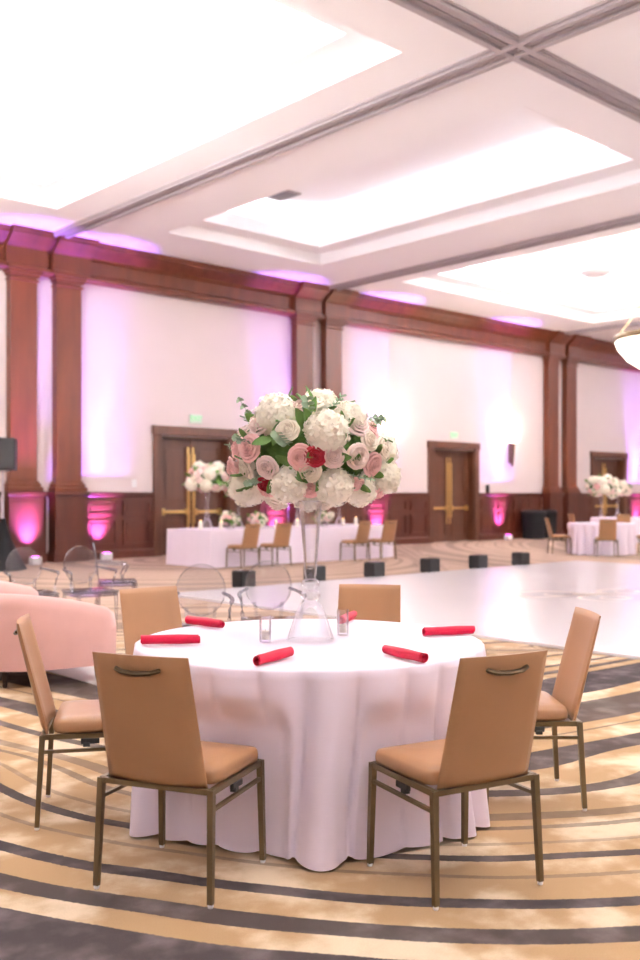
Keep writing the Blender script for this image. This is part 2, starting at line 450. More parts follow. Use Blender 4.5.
# exit signs
def exit_sign(x, label):
    t = thing('exit_sign', label, 'sign', (x, WALL, 3.2))
    b = MB(); b.box(-.17, -.05, 0, .17, 0, .22, .008); b.obj('sign_box', EXITP, t)
    cu = bpy.data.curves.new('letters', 'FONT'); cu.body = 'EXIT'; cu.size = .17; cu.extrude = .003; cu.align_x = 'CENTER'; cu.align_y = 'CENTER'
    tmp = bpy.data.objects.new('letters', cu); C.objects.link(tmp); bpy.context.view_layer.update()
    me = bpy.data.meshes.new_from_object(tmp.evaluated_get(bpy.context.evaluated_depsgraph_get())); bpy.data.objects.remove(tmp)
    me.materials.clear(); me.materials.append(EXITG)
    o = bpy.data.objects.new('lettering', me); C.objects.link(o); o.parent = t
    o.location = (0, -.054, .11); o.rotation_euler = (PI/2, 0, 0)
exit_sign(13.93, 'pale green EXIT sign above the door behind the long table')
exit_sign(23.67, 'pale green EXIT sign above the door between the two wall sconces')

# sconces
def sconce():
    t = thing('wall_sconce', 'x', 'lamp', (0, WALL, 2.4))
    b = MB(); b.lathe([(.0, 0), (.03, .0), (.045, .04), (.10, .72), (.13, .78)], 20, (0, -.13, 0)); b.box(-.05, -.12, .1, .05, 0, .7, .01)
    b.obj('bracket', BRONZE, t, True)
    b = MB(); b.lathe([(.10, .77), (.16, .86), (.19, .98), (.185, .985), (.15, .87), (.06, .80), (0, .80)], 24, (0, -.2, 0), False)
    b.obj('lamp_shade', SCON, t, True)
    return t
s0 = sconce()
for i, (x, lb) in enumerate(((20.72, 'lit wall sconce peeking out behind the rim of the tall centerpiece'), (26.52, 'lit tapered wall sconce on the cream wall above the magenta lit panelling'))):
    place(s0, i == 0, (x, WALL, 2.4), 0, lb, 'lit wall sconces')
    light('sconce_lamp', 'POINT', (x, WALL-.32, 3.55), 24, (1, .86, .66), shadow_soft_size=.12)

# small wall fittings
b = MB(); b.box(-.06, -.03, -.09, .06, 0, .09, .008); tag(b.obj('light_switch', WHITE_P, None, loc=(12.2, WALL, 1.72)), 'small white switch plate on the cream wall beside the first double door', 'switch')
b = MB(); b.box(-.06, -.06, 0, .06, 0, .26, .01); tag(b.obj('alarm_box', BLACK, None, loc=(25.35, WALL, 1.516)), 'small dark alarm box on the wall beside the second double door', 'alarm')

# ------------------------------------------------------------------ ceiling fittings
t = thing('ceiling_vent', 'square grey air vent in the narrow ceiling coffer', 'vent', (13.7, 16.4, 8.0))
b = MB(); b.box(-.36, -.36, -.03, .36, .36, -.001, .008); b.obj('vent_frame', GREYV, t)
b = MB()
for k in range(7): b.box(-.3, -.3+k*.09, -.045, .3, -.25+k*.09, -.028)
b.obj('vent_grille', mat('dark_vent', (.50, .45, .46), .7), t)
b = MB(); b.box(-.5, -.07, -.025, .5, .07, 0, .008); b.box(-.46, -.035, -.032, .46, .035, -.02)
tag(b.obj('slot_vent', GREYV, loc=(12.45, 8.70, 7.25)), 'narrow slot vent at the corner of the narrow ceiling coffer', 'vent')
t = thing('ceiling_diffuser', 'round grey air diffuser in the bright coffer above the chandelier', 'vent', (25.4, 15.9, 8.0))
b = MB(); b.lathe([(.42, 0), (.42, -.03), (.30, -.10), (.27, -.10), (.27, -.05), (.0, -.05)], 32); b.obj('diffuser_ring', GREYV, t, True)
b = MB(); b.lathe([(0, -.09), (.2, -.09), (.2, -.13), (0, -.14)], 32); b.obj('diffuser_cone', GREYV, t, True)
for i, (x, y, lb) in enumerate(((15.2, 13.7, 'tiny lit downlight in the middle of the narrow coffer'), (15.2, 16.75, 'tiny lit downlight at the wall end of the narrow coffer'))):
    t = thing('downlight', lb, 'light', (x, y, 8.0))
    b = MB(); b.lathe([(.09, 0), (.09, -.02), (.065, -.02), (.065, -.004)], 24, cap=False); b.obj('trim_ring', WHITE_P, t, True)
    b = MB(); b.lathe([(0, -.006), (.065, -.006), (.065, -.003)], 24); b.obj('lamp_lens', DOWN, t)
# chandelier
CH = (24.05, 12.95)
t = thing('chandelier', 'bronze rimmed alabaster bowl chandelier hanging from the bright coffer', 'chandelier', (CH[0], CH[1], 4.65))
b = MB(); b.lathe([(0, 0), (.3, .03), (.65, .14), (.98, .36), (1.22, .66), (1.30, .88), (1.27, .88), (1.18, .66), (.93, .39), (.6, .18), (0, .06)], 48, cap=False); b.obj('bowl', ALAB, t, True)
b = MB(); b.lathe([(1.28, .84), (1.36, .86), (1.38, .93), (1.34, .99), (1.26, .99), (1.24, .9), (1.28, .84)], 48, cap=False); b.obj('rim', BRONZE, t, True)
b = MB(); b.lathe([(0, -.14), (.04, -.12), (.03, -.06), (.10, -.03), (.12, .02), (0, .05)], 20); b.obj('finial', BRONZE, t, True)
for k in range(3):
    a = 2*PI*k/3+.4
    b = MB(); b.tube([(1.3*math.cos(a), 1.3*math.sin(a), .96), (.08*math.cos(a), .08*math.sin(a), 2.5)], .018, 8); b.obj('rod', BRONZE, t, True)
b = MB(); b.tube([(0, 0, 2.45), (0, 0, 3.34)], .035, 10); b.lathe([(.0, 2.36), (.13, 2.42), (.13, 2.52), (0, 2.58)], 20); b.obj('stem', BRONZE, t, True)
b = MB(); b.lathe([(.05, 3.21), (.24, 3.29), (.26, 3.345), (0, 3.345)], 24); b.obj('canopy', BRONZE, t, True)
for i, (x, y) in enumerate((CH, (4.3, 13.4), (4.65, 1.75), (24.05, 1.75))):  # copies after the first hang out of view, added to brighten the ceiling
    if i: place(t, False, (x, y, 4.65), i*.5, ['', 'unseen bowl chandelier added for light in the bright coffer over the sofa', 'unseen bowl chandelier added for light in the coffer above the near round table', 'unseen bowl chandelier added for light in the coffer above the dance floor'][i])
    light('chandelier_lamp', 'POINT', (x, y, 5.95), (600, 1500, 500, 1300)[i], (.97, .97, 1), shadow_soft_size=.8)

# ------------------------------------------------------------------ uplights along the wall
UPC = (.40, .13, 1.0)
def uplight():
    t = thing('uplight', 'x', 'light')
    b = MB(); b.box(-.11, -.09, 0, .11, .09, .16, .02); b.obj('housing', WHITE_P, t)
    b = MB(); b.lathe([(0, .165), (.07, .165), (.08, .158), (.08, .150)], 20); b.obj('lens', LENS, t)
    return t
u0 = uplight()
UPS = [(9.40, 19.14, 'white uplight at the foot of the pilaster beside the loudspeaker', 1.0), (11.22, 19.40, 'white uplight on the floor beside the dark pilaster pedestal', 1.0),
       (16.45, 19.40, 'white uplight behind the long table near the tall centerpiece pilasters', 1.0), (20.2, 19.40, 'white uplight behind the gold chairs at the far end of the long table', 1.1),
       (25.88, 19.40, 'white uplight on the floor beside the two black bins', 1.1), (34.45, 19.40, 'white uplight behind the far round tables', 1.3)]
for i, (x, y, lb, k) in enumerate(UPS):
    place(u0, i == 0, (x, y, 0), 0, lb, 'magenta uplights along the wall')
    light('uplight_wash', 'SPOT', (x, y, .18), 1800*k, UPC, (PI-math.radians(26), 0, 0), spot_size=math.radians(66), spot_blend=1, shadow_soft_size=.11)
    light('uplight_low', 'SPOT', (x, y, .18), 1500*k, UPC, (PI-math.radians(36), 0, 0), spot_size=math.radians(46), spot_blend=.9, shadow_soft_size=.05)
    light('uplight_beam', 'SPOT', (x, y, .18), 4200*k, UPC, (PI-math.radians(2.5), 0, 0), spot_size=math.radians(25), spot_blend=.8, shadow_soft_size=.05)

# cove lamps: strips lying in the coffers' troughs
for x0, x1, y0, y1, lit in cof:
    if x0 < -5 or x0 > 30: P = 200
    else: P = 300 if y0 > 0 else (170 if y0 > -5 else 1000)  # row behind the camera is boosted as unseen front fill
    if not lit: P = 24
    cx, cy = (x0+x1)/2, (y0+y1)/2
    for ax in (0, 1):
        for s in (0, 1):
            if ax == 0:
                y = y0+.24 if s == 0 else y1-.24
                o = light('cove_lamp', 'AREA', (cx, y, 7.41), P, (.88, .94, 1), (PI, 0, 0), shape='RECTANGLE', size=x1-x0-1.2, size_y=.2)
                o.rotation_euler = (PI-(.35 if s else -.35), 0, 0)
            else:
                x = x0+.24 if s == 0 else x1-.24
                o = light('cove_lamp', 'AREA', (x, cy, 7.41), P*(1 if lit or s == 0 else 3), (.88, .94, 1), (PI, 0, 0), shape='RECTANGLE', size=.2, size_y=y1-y0-1.2)
                o.rotation_euler = (PI, (.35 if s else -.35), 0)

# ------------------------------------------------------------------ dance floor
b = MB(); b.box(7.9, 1.5, 0, 18.4, 12.0, .03, .006)
for k in range(1, 9): pass
df = b.obj('dance_floor', DANCE); tag(df, 'glossy white square dance floor laid on the striped carpet', 'dance floor')
# monogram of scrolls on the dance floor, one flat vinyl part
b = MB()
def spiral(cx, cy, r0, r1, a0, a1, n=30):
    return [(cx+(r0+(r1-r0)*i/n)*math.cos(a0+(a1-a0)*i/n), cy+(r0+(r1-r0)*i/n)*math.sin(a0+(a1-a0)*i/n), .0312) for i in range(n+1)]
def ribbon(pts, w):
    n = len(pts)
    pts = [Vector(p) for p in pts]; L_ = []
    for i, p in enumerate(pts):
        tt = (pts[min(i+1, n-1)]-pts[max(i-1, 0)]).normalized(); q = Vector((-tt.y, tt.x, 0))*(w*(.25+.75*math.sin(PI*i/(n-1))))
        L_.append((b.b.verts.new(p+q), b.b.verts.new(p-q)))
    for a, c in zip(L_, L_[1:]): b.b.faces.new((a[0], a[1], c[1], c[0]))
mc = Vector((13.0, 7.0))
for sx in (1, -1):
    for k, (ox, oy, r) in enumerate(((1.55, .15, .62), (.9, -.35, .5), (.45, .55, .42))):
        ribbon(spiral(mc.x+sx*ox*RX+oy*VX, mc.y+sx*ox*RY+oy*VY, r, .08, YAW+(0 if sx > 0 else PI), YAW+(0 if sx > 0 else PI)+sx*3.6*PI/1.3), .05)
    ribbon([(mc.x+sx*s*RX+(.25*math.sin(s*2.4))*VX, mc.y+sx*s*RY+(.25*math.sin(s*2.4))*VY, .0312) for s in [i*.08 for i in range(30)]], .06)
b.obj('monogram', DECAL, df)

# small black box lights along the far edge of the dance floor
def box_light():
    t = thing('box_light', 'x', 'light')
    b = MB(); b.box(-.14, -.13, .012, .14, .13, .26, .012); b.obj('housing', BLACK, t)
    b = MB(); b.box(-.12, -.11, .258, .12, .11, .268); b.obj('lens', mat('dark_lens', (.16, .16, .18), .15), t)
    for sx in (-1, 1):
        for sy in (-1, 1):
            b = MB(); b.box(sx*.1-.02, sy*.09-.02, 0, sx*.1+.02, sy*.09+.02, .014); b.obj('foot_pad', BLACKC, t)
    return t
x0_ = box_light()
BL = ['behind the clear chairs', 'seen through the tall glass vase', 'below the last gold chairs', 'before the second double door', 'before the magenta lit panelling', 'before the two black bins']
for i, x in enumerate((9.5, 11.0, 12.42, 13.9, 15.33, 16.72)):
    place(x0_, i == 0, (x, 12.22, 0), 0, 'small black box light at the dance floor edge ' + BL[i], 'black box lights on the dance floor edge')

# ------------------------------------------------------------------ banquet chairs
def banquet_chair():
    t = thing('banquet_chair', 'x', 'chair')
    sw = .45
    # seat cushion: waterfall front, slightly crowned
    b = MB()
    def seat(u, v):
        a = 2*PI*u
        n = 9.0
        cx = math.copysign(abs(math.cos(a))**(2/n), math.cos(a)); cy = math.copysign(abs(math.sin(a))**(2/n), math.sin(a))
        k = [0, .955, .99, 1.0, 1.0, .992, .965, .70, 0][round(v*8)]; z = [.408, .408, .415, .425, .440, .453, .463, .471, .473][round(v*8)]
        if cy > 0: z -= .016*max(0, cy*k-.55)**1.2
        return (cx*k*.228, cy*k*.197+.014, z)
    b.grid(seat, 40, 9, wrap_u=True); bmesh.ops.remove_doubles(b.b, verts=b.b.verts, dist=1e-5)
    b.obj('seat', LEATH, t, True, ang=60)
    # backrest: gently curved panel leaning back
    b = MB()
    def back(side):
        def f(u, v):
            x = (u-.5)*(.404-.018*v)
            z = .404+v*.484
            y = -.205-.125*v-.02*math.sin(PI*v)*0-.018*(1-(2*u-1)**2)
            th = .032-.010*v
            e = min(u, 1-u, v*1.1, 1-v)*14
            th *= min(1, .35+.65*math.sqrt(max(0, min(1, e))))
            return (x, y-side*th/2, z)
        return f
    A = b.grid(back(1), 13, 17); B = b.grid(back(-1), 13, 17)
    for i in range(12):
        b.b.faces.new((A[i][0], A[i+1][0], B[i+1][0], B[i][0])); b.b.faces.new((A[i][16], A[i+1][16], B[i+1][16], B[i][16]))
    for j in range(16):
        b.b.faces.new((A[0][j], A[0][j+1], B[0][j+1], B[0][j])); b.b.faces.new((A[12][j], A[12][j+1], B[12][j+1], B[12][j]))
    bk = b.obj('backrest', LEATH, t, True, ang=70)
    # curved pull handle near the top of the back
    b = MB()
    b.tube([(-.088, -.332, .842), (-.084, -.346, .838), (-.055, -.356, .829), (0, -.36, .826), (.055, -.356, .829), (.084, -.346, .838), (.088, -.332, .842)], [.010, .011, .0115, .012, .0115, .011, .010], 8, .8)
    b.obj('handle', HANDLE, bk, True)['label'] = 'dark bronze pull handle'
    # frame rails
    b = MB()
    b.bar((-.228, -.222, .398), (.228, -.222, .398), .02, .02); b.bar((-.222, .200, .398), (.222, .200, .398), .02, .02)
    for sx in (-1, 1):
        b.bar((sx*.226, -.222, .398), (sx*.220, .200, .398), .02, .022)
    b.obj('seat_frame', FRAME, t)
    for sx in (-1, 1):
        b = MB(); b.bar((sx*.231, -.222, .335), (sx*.222, .203, .335), .014, .014); b.obj('side_stretcher', FRAME, t)
        b = MB(); b.bar((sx*.228, -.222, .406), (sx*.236, -.244, .012), .024, .024, .020); b.obj('leg', FRAME, t); lg = b
        o = t.children[-1]
        b = MB(); b.lathe([(.009, 0), (.0105, .005), (.010, .014)], 12, (sx*.236, -.244, 0)); b.obj('glide', WHITE_P, o)
        b = MB(); b.bar((sx*.222, .200, .406), (sx*.228, .212, .012), .024, .024, .020); o = b.obj('leg', FRAME, t)
        b = MB(); b.lathe([(.009, 0), (.0105, .005), (.010, .014)], 12, (sx*.228, .212, 0)); b.obj('glide', WHITE_P, o)
        b = MB(); b.box(sx*.226-.008, -.06, .362, sx*.226+.008, .02, .386, .003); b.box(sx*.226-.012, -.05, .35, sx*.226+.012, -.02, .368, .003); b.obj('ganging_clip', BLACK, t)
    return t
TBL = at(-.05, 4.66)
c0 = banquet_chair()
G1 = 'tan chairs around the near round table'
near = [((-.515, 3.765), (.365, .931), 'tan leather chair seen from behind, on the sofa side of the near table'),
        ((.497, 3.765), (-.475, .88), 'tan leather chair seen from behind, on the dance floor side of the near table'),
        ((-1.025, 4.53), (.985, .17), 'tan leather chair seen edge-on in front of the blush sofa'),
        ((.965, 4.745), (-.998, -.03), 'tan leather chair turned sideways in front of the white dance floor'),
        ((-.835, 5.70), (.62, -.78), 'tan leather chair across the round table with its back beside the sofa'),
        ((.26, 5.84), (-.16, -1), 'tan leather chair across the round table beside the glass vase')]
for i, ((r, d), (fr, fd), lb) in enumerate(near):
    place(c0, i == 0, at(r, d), heading(fr, fd), lb, G1)
G2 = 'gold tan chairs at the long table'
for i, (x, lb) in enumerate(((11.95, 'first from the white table end'), (12.78, 'second from the white table end'), (15.05, 'third along, just past the tall vase'), (15.88, 'last in the row by the panelling'))):
    place(c0, False, (x, 15.42, 0), 0.05*(-1)**i, 'gold tan chair at the long table, ' + lb, G2)
T1 = at(6.92, 24.2); T2 = at(9.15, 30.2)
far = [((5.92, 24.25), (1, 0), 'pale tan chair turned sideways at the far round table, beside the black bins'), ((6.68, 22.98), (.12, 1), 'gold tan chair with its back to us before the far round white table'),
       ((7.95, 24.0), (-1, .1), 'tan chair cut off at the picture edge by the far round table'), ((7.85, 29.6), (1, .2), 'tan chair beside the pilaster at the farther of the two far tables'),
       ((8.85, 28.85), (.1, 1), 'gold tan chair between the two far round tables')]
for (r, d), (fr, fd), lb in far: place(c0, False, at(r, d), heading(fr, fd), lb, 'tan chairs at the far round tables')

# ------------------------------------------------------------------ tables and cloths
def round_cloth(R, h, seed, folds, chairs=(), rz=0.0):
    rnd = random.Random(seed)
    # irregular pleats: centres round the rim, each with its own width and depth
    pl = []; t = 0
    while t < 2*PI-.12:
        w = rnd.uniform(.7, 1.4)*2*PI/folds; pl.append((t+w/2, w*.5, rnd.uniform(.55, 1.0))); t += w
    def fold(t):
        f = 0
        for c, w, a in pl:
            d = (t-c+PI) % (2*PI)-PI
            if abs(d) < w: f = max(f, a*math.cos(PI*d/w/2)**.75)
        return f
    b = MB(); nT, nS, nR = 400, 24, 10
    rows = []
    for i in range(nT):
        t = 2*PI*i/nT; col = []
        for j in range(nR):
            rr = R*(j+1)/nR-.010*(j == nR-1); col.append((rr*math.cos(t), rr*math.sin(t), h))
        for j in range(nS+1):
            s = j/nS
            z = h-.008-(h-.012)*s
            f = fold(t+.06*math.sin(2.2*s+3*t)*s)
            amp = .15*min(1, .02+s*1.6)**.8
            rr = R+.003+amp*(f-.64)+.055*s
            # hem lies a little on the carpet where a pleat swings out
            zz = max(.004, z+.022*(1-f)*max(0, s-.8)/.2)
            x, y = rr*math.cos(t), rr*math.sin(t)
            for (cx, cy, fx, fy) in chairs:      # the chairs' front edges press the cloth in
                dx, dy = x-cx, y-cy; lx, ly = dx*fy-dy*fx, dx*fx+dy*fy
                if ly < .5 and abs(lx) < .40:
                    need = .262-ly
                    if need > 0:
                        k = 1 if abs(lx) < .27 else .5+.5*math.cos(PI*(abs(lx)-.27)/.13)
                        k *= max(0, min(1, (.66-zz)/.14)); k = k*k*(3-2*k)
                        x += fx*need*k; y += fy*need*k
            col.append((x, y, zz))
        rows.append(col)
    V = [[b.b.verts.new(p) for p in c] for c in rows]
    cen = b.b.verts.new((0, 0, h))
    for i in range(nT):
        k = (i+1) % nT
        b.b.faces.new((cen, V[i][0], V[k][0]))
        for j in range(len(V[i])-1): b.b.faces.new((V[i][j], V[i][j+1], V[k][j+1], V[k][j]))
    return b
def local_chairs(T, lst):
    out = []
    for (r, d), (fr, fd), lb in lst:
        p = at(r, d)-T; a = heading(fr, fd)+PI/2; out.append((p.x, p.y, math.cos(a), math.sin(a)))
    return out
t = thing('round_table', 'round folding table hidden under the near white cloth', 'table', TBL)
b = MB(); b.lathe([(.0, .735), (.80, .735), (.80, .756), (0, .756)], 64); b.obj('tabletop', mat('plywood', (.7, .58, .42), .6), t)
for a in range(4):
    ang = PI/4+a*PI/2
    b = MB(); b.tube([(.42*math.cos(ang), .42*math.sin(ang), .735), (.5*math.cos(ang), .5*math.sin(ang), 0)], .014, 8); b.obj('leg', BLACK, t)
cl = round_cloth(.815, .762, 4, 31, local_chairs(TBL, near)).obj('tablecloth', LINEN, None, True, loc=TBL, ang=180)
tag(cl, 'white floor-length cloth draped over the near round table', 'tablecloth')
for P, lb, sd in ((T1, 'white floor-length cloth on the far round table with a chair before it', 5), (T2, 'white cloth on the farther round table beneath the far door', 8)):
    o = round_cloth(.80, .762, sd, 18, local_chairs(P, far)).obj('tablecloth', LINEN, None, True, loc=P, ang=180); tag(o, lb, 'tablecloth', 'cloths on the far round tables')
# long table
def long_cloth(L_, W_, h):
    b = MB()
    per = []
    n = 60; m = 18
    def side(a, c, k): return [Vector(a).lerp(Vector(c), i/k) for i in range(k)]
    P = side((0, 0), (L_, 0), n)+side((L_, 0), (L_, W_), m)+side((L_, W_), (0, W_), n)+side((0, W_), (0, 0), m)
    N = len(P); cx = Vector((L_/2, W_/2)); rows = []
    for i, p in enumerate(P):
        t0, t1 = P[(i+1) % N]-P[i-1], None
        nn = Vector((t0.y, -t0.x)).normalized(); col = []
        w = .014*math.sin(i*.9)+.012*math.sin(i*.37+1)
        for j in range(7):
            s = j/6; q = p+nn*(.02*s+w*s)
            col.append(b.b.verts.new((q.x, q.y, h-(h-.004)*s)))
        rows.append(col)
    for i in range(N):
        k = (i+1) % N
        for j in range(6): b.b.faces.new((rows[i][j], rows[i][j+1], rows[k][j+1], rows[k][j]))
    b.b.faces.new([r[0] for r in rows])
    return b
tag(long_cloth(5.25, 1.55, .745).obj('tablecloth', LINEN, None, True, loc=(11.5, 15.86, 0), ang=60), 'white cloth over the long banquet table in front of the first double door', 'tablecloth')

# ------------------------------------------------------------------ napkins
def napkin():
    b = MB(); n = 54
    prof = []
    for i in range(n):
        a = i/(n-1)*2*PI*2.6; r = .0055+.0155*(i/(n-1)); prof.append((r*math.cos(a), r*math.sin(a)))
    def f(th):
        def g(u, v):
            i = round(u*(n-1)); x, z = prof[i]; k = 1+th/math.hypot(x, z)
            y = (v-.5)*.262
            bulge = 1+.05*math.sin(v*PI)+.04*math.sin(v*9+i*.05)
            return (x*k*bulge, y+.004*math.sin(i*.22), z*k*bulge)
        return g
    A = b.grid(f(0), n, 9); B = b.grid(f(.0022), n, 9)
    for i in range(n-1):
        for j in (0, 8): b.b.faces.new((A[i][j], A[i+1][j], B[i+1][j], B[i][j]))
    for j in range(8):
        for i in (0, n-1): b.b.faces.new((A[i][j], A[i][j+1], B[i][j+1], B[i][j]))
    return tag(b.obj('napkin', RED, None, True, ang=60), 'x', 'napkin')
n0 = napkin()
NAP = [((-.684, 4.50), (1, .11), 'facing the edge-on chair by the sofa'), ((-.60, 5.12), (.74, -.66), 'facing the far chair by the sofa'),
       ((-.19, 4.045), (.49, .87), 'at the near rim on the sofa side'), ((.352, 4.115), (-.53, .85), 'at the near rim on the dance floor side'),
       ((.63, 4.81), (1, .3), 'facing the sideways chair by the dance floor'), ((.15, 5.34), (.30, .95), 'half hidden behind the glass candle holder')]
for i, ((r, d), (fr, fd), lb) in enumerate(NAP):
    o = n0 if i == 0 else n0.copy()
    if i: C.objects.link(o)
    o.location = at(r, d, .788); o.rotation_euler = (0, 1.0+i*.7, heading(fr, fd)); o.rotation_mode = 'XYZ'
    o['label'] = 'rolled crimson napkin ' + lb; o['group'] = 'rolled crimson napkins on the near table'

# ------------------------------------------------------------------ flowers
def rose_mesh(name, m, seed):
    rnd = random.Random(seed); b = MB()
    # tight centre
    bmesh.ops.create_icosphere(b.b, subdivisions=2, radius=.2, matrix=Matrix.Translation((0, 0, .22)))
    bmesh.ops.create_icosphere(b.b, subdivisions=2, radius=.5, matrix=Matrix.Translation((0, 0, -.3)))
    b.grid(lambda u, v: ((.10+.10*v)*math.cos(u*4*PI)*(1-.35*u), (.10+.10*v)*math.sin(u*4*PI)*(1-.35*u), -.1+.62*v-.05*u), 14, 3)
    lay = [(3, .22, .60, .10), (4, .36, .56, .16), (5, .52, .47, .24), (6, .70, .34, .34), (6, .88, .16, .46)]
    for li, (n, R, top, curl) in enumerate(lay):
        for k in range(n):
            a0 = 2*PI*(k+.5*(li % 2))/n+rnd.uniform(-.15, .15); w = 2*PI/n*.72; jt = rnd.uniform(-.05, .05); js = rnd.uniform(.93, 1.06)
            def f(u, v):
                uu = 2*u-1; ww = w*math.sin(min(1, v*1.25+.12)*PI/2)*(1-.28*max(0, v-.72)/.28*abs(uu))
                r = R*js*(.30+.70*math.sin(min(1, v*1.15)*PI/2))+curl*.45*max(0, v-.62)**1.5*3-.05*uu*uu*R
                z = -.45+(top+.45+jt)*math.sin(v*PI/2*1.0)-curl*.9*max(0, v-.72)**1.6*4-.10*uu*uu*v
                return (r*math.cos(a0+uu*ww), r*math.sin(a0+uu*ww), z)
            b.grid(f, 5, 6)
    return b.mesh(name, m, True, 180)
def hydrangea_mesh(name, m, seed):
    rnd = random.Random(seed); b = MB()
    bmesh.ops.create_icosphere(b.b, subdivisions=3, radius=.86)
    for v in b.b.verts: v.co *= 1+.13*noise.noise(v.co*4+Vector((seed*9, 0, 0)))
    N = 150
    for i in range(N):
        z = 1-1.6*(i+.5)/N; rr = math.sqrt(max(0, 1-z*z)); a = i*2.39996
        n0 = Vector((rr*math.cos(a), rr*math.sin(a), z)); nrm = n0+Vector((rnd.gauss(0, .28), rnd.gauss(0, .28), rnd.gauss(0, .28))); nrm.normalize()
        lump = 1+.13*noise.noise(n0*4*.86+Vector((seed*9, 0, 0)))
        x = nrm.orthogonal().normalized(); y = nrm.cross(x); ro = rnd.random()*6; s = rnd.uniform(.14, .175); c = n0*rnd.uniform(.86, .93)*lump
        for k in range(4):
            t = ro+k*PI/2; e = x*math.cos(t)+y*math.sin(t); f = nrm.cross(e); tip = rnd.uniform(-.03, .06)
            q = [c, c+e*s*.5-f*s*.46+nrm*.022, c+e*s*.98-f*s*.2+nrm*tip, c+e*s*.98+f*s*.2+nrm*tip, c+e*s*.5+f*s*.46+nrm*.022]
            b.b.faces.new([b.b.verts.new(p) for p in q])
    return b.mesh(name, m, True, 180)
ROSE = {k: [rose_mesh('rose', m, s) for s in (1, 2)] for k, m in (('pink', PINK), ('pale', PALE), ('cream', CREAM), ('red', DRED))}
HYDM = [hydrangea_mesh('hydrangea', HYD, s) for s in (3, 4, 5)]
def leaf(b, p, d, L_, W_, nrm, sag=.15):
    d = d.normalized(); s = d.cross(nrm)
    if s.length < 1e-3: s = d.orthogonal()
    s.normalize(); n2 = s.cross(d)
    def f(u, v):
        w = W_*math.sin(PI*min(1, v*.92+.04))**.8*(2*u-1); 
        return p+d*L_*v+s*w+n2*(abs(2*u-1)*W_*.35-sag*L_*v*v)
    b.grid(f, 3, 6)
def ell_norm(p, a, c): return Vector((p.x/a**2, p.y/a**2, p.z/c**2)).normalized()
def add_bloom(parent, kind, p, nrm, size, i):
    if kind == 'hyd': o = bpy.data.objects.new('hydrangea', HYDM[i % 3])
    else: o = bpy.data.objects.new('rose', ROSE[kind][i % 2])
    C.objects.link(o); o.parent = parent; o.location = p
    q = nrm.to_track_quat('Z', 'Y'); o.rotation_mode = 'QUATERNION'; o.rotation_quaternion = q @ Matrix.Rotation(i*1.7, 4, 'Z').to_quaternion()
    o.scale = (size,)*3
    o['label'] = {'hyd': 'white hydrangea head', 'pink': 'blush pink rose', 'pale': 'pale pink rose', 'cream': 'cream rose', 'red': 'dark red rose'}[kind]
    return o
def foliage(parent, a, c, n, seed, size=1.0, eucal=True):
    rnd = random.Random(seed); b = MB()
    for i in range(n):
        z = 1-1.8*(i+.5)/n; rr = math.sqrt(max(0, 1-z*z)); t = i*2.39996+rnd.random()
        u = Vector((rr*math.cos(t), rr*math.sin(t), z)); p = Vector((u.x*a*.86, u.y*a*.86, u.z*c*.86)); nn = ell_norm(u, 1, 1)
        d = (nn+Vector((rnd.gauss(0, .7), rnd.gauss(0, .7), rnd.gauss(0, .5)))).normalized()
        leaf(b, p, d, rnd.uniform(.07, .12)*size, rnd.uniform(.016, .028)*size, nn)
    b.obj('leaves', LEAF, parent, True, ang=180)['label'] = 'green leaves'
    if eucal:
        for i in range(16):
            t = i*2.4+rnd.random(); z = rnd.uniform(-.55, .95); rr = math.sqrt(1-z*z); u = Vector((rr*math.cos(t), rr*math.sin(t), z))
            p = Vector((u.x*a*.8, u.y*a*.8, u.z*c*.8)); d = (ell_norm(u, 1, 1)+Vector((rnd.gauss(0, .35), rnd.gauss(0, .35), .1))).normalized()
            L_ = rnd.uniform(.10, .15)*size; pts = [p+d*L_*k/5+Vector((0, 0, .02*(k/5)**2)) for k in range(6)]
            e = MB(); e.tube(pts, .0018, 5)
            for k in range(1, 6):
                for sd in (-1, 1):
                    s = d.cross(Vector((0, 0, 1))).normalized()*sd
                    leaf(e, pts[k], s+d*.5, .034*size, .017*size, Vector((0, 0, 1)).cross(s).normalized()+d, .0)
            e.obj('eucalyptus_sprig', EUC, parent, True, ang=180)['label'] = 'grey green eucalyptus sprig'
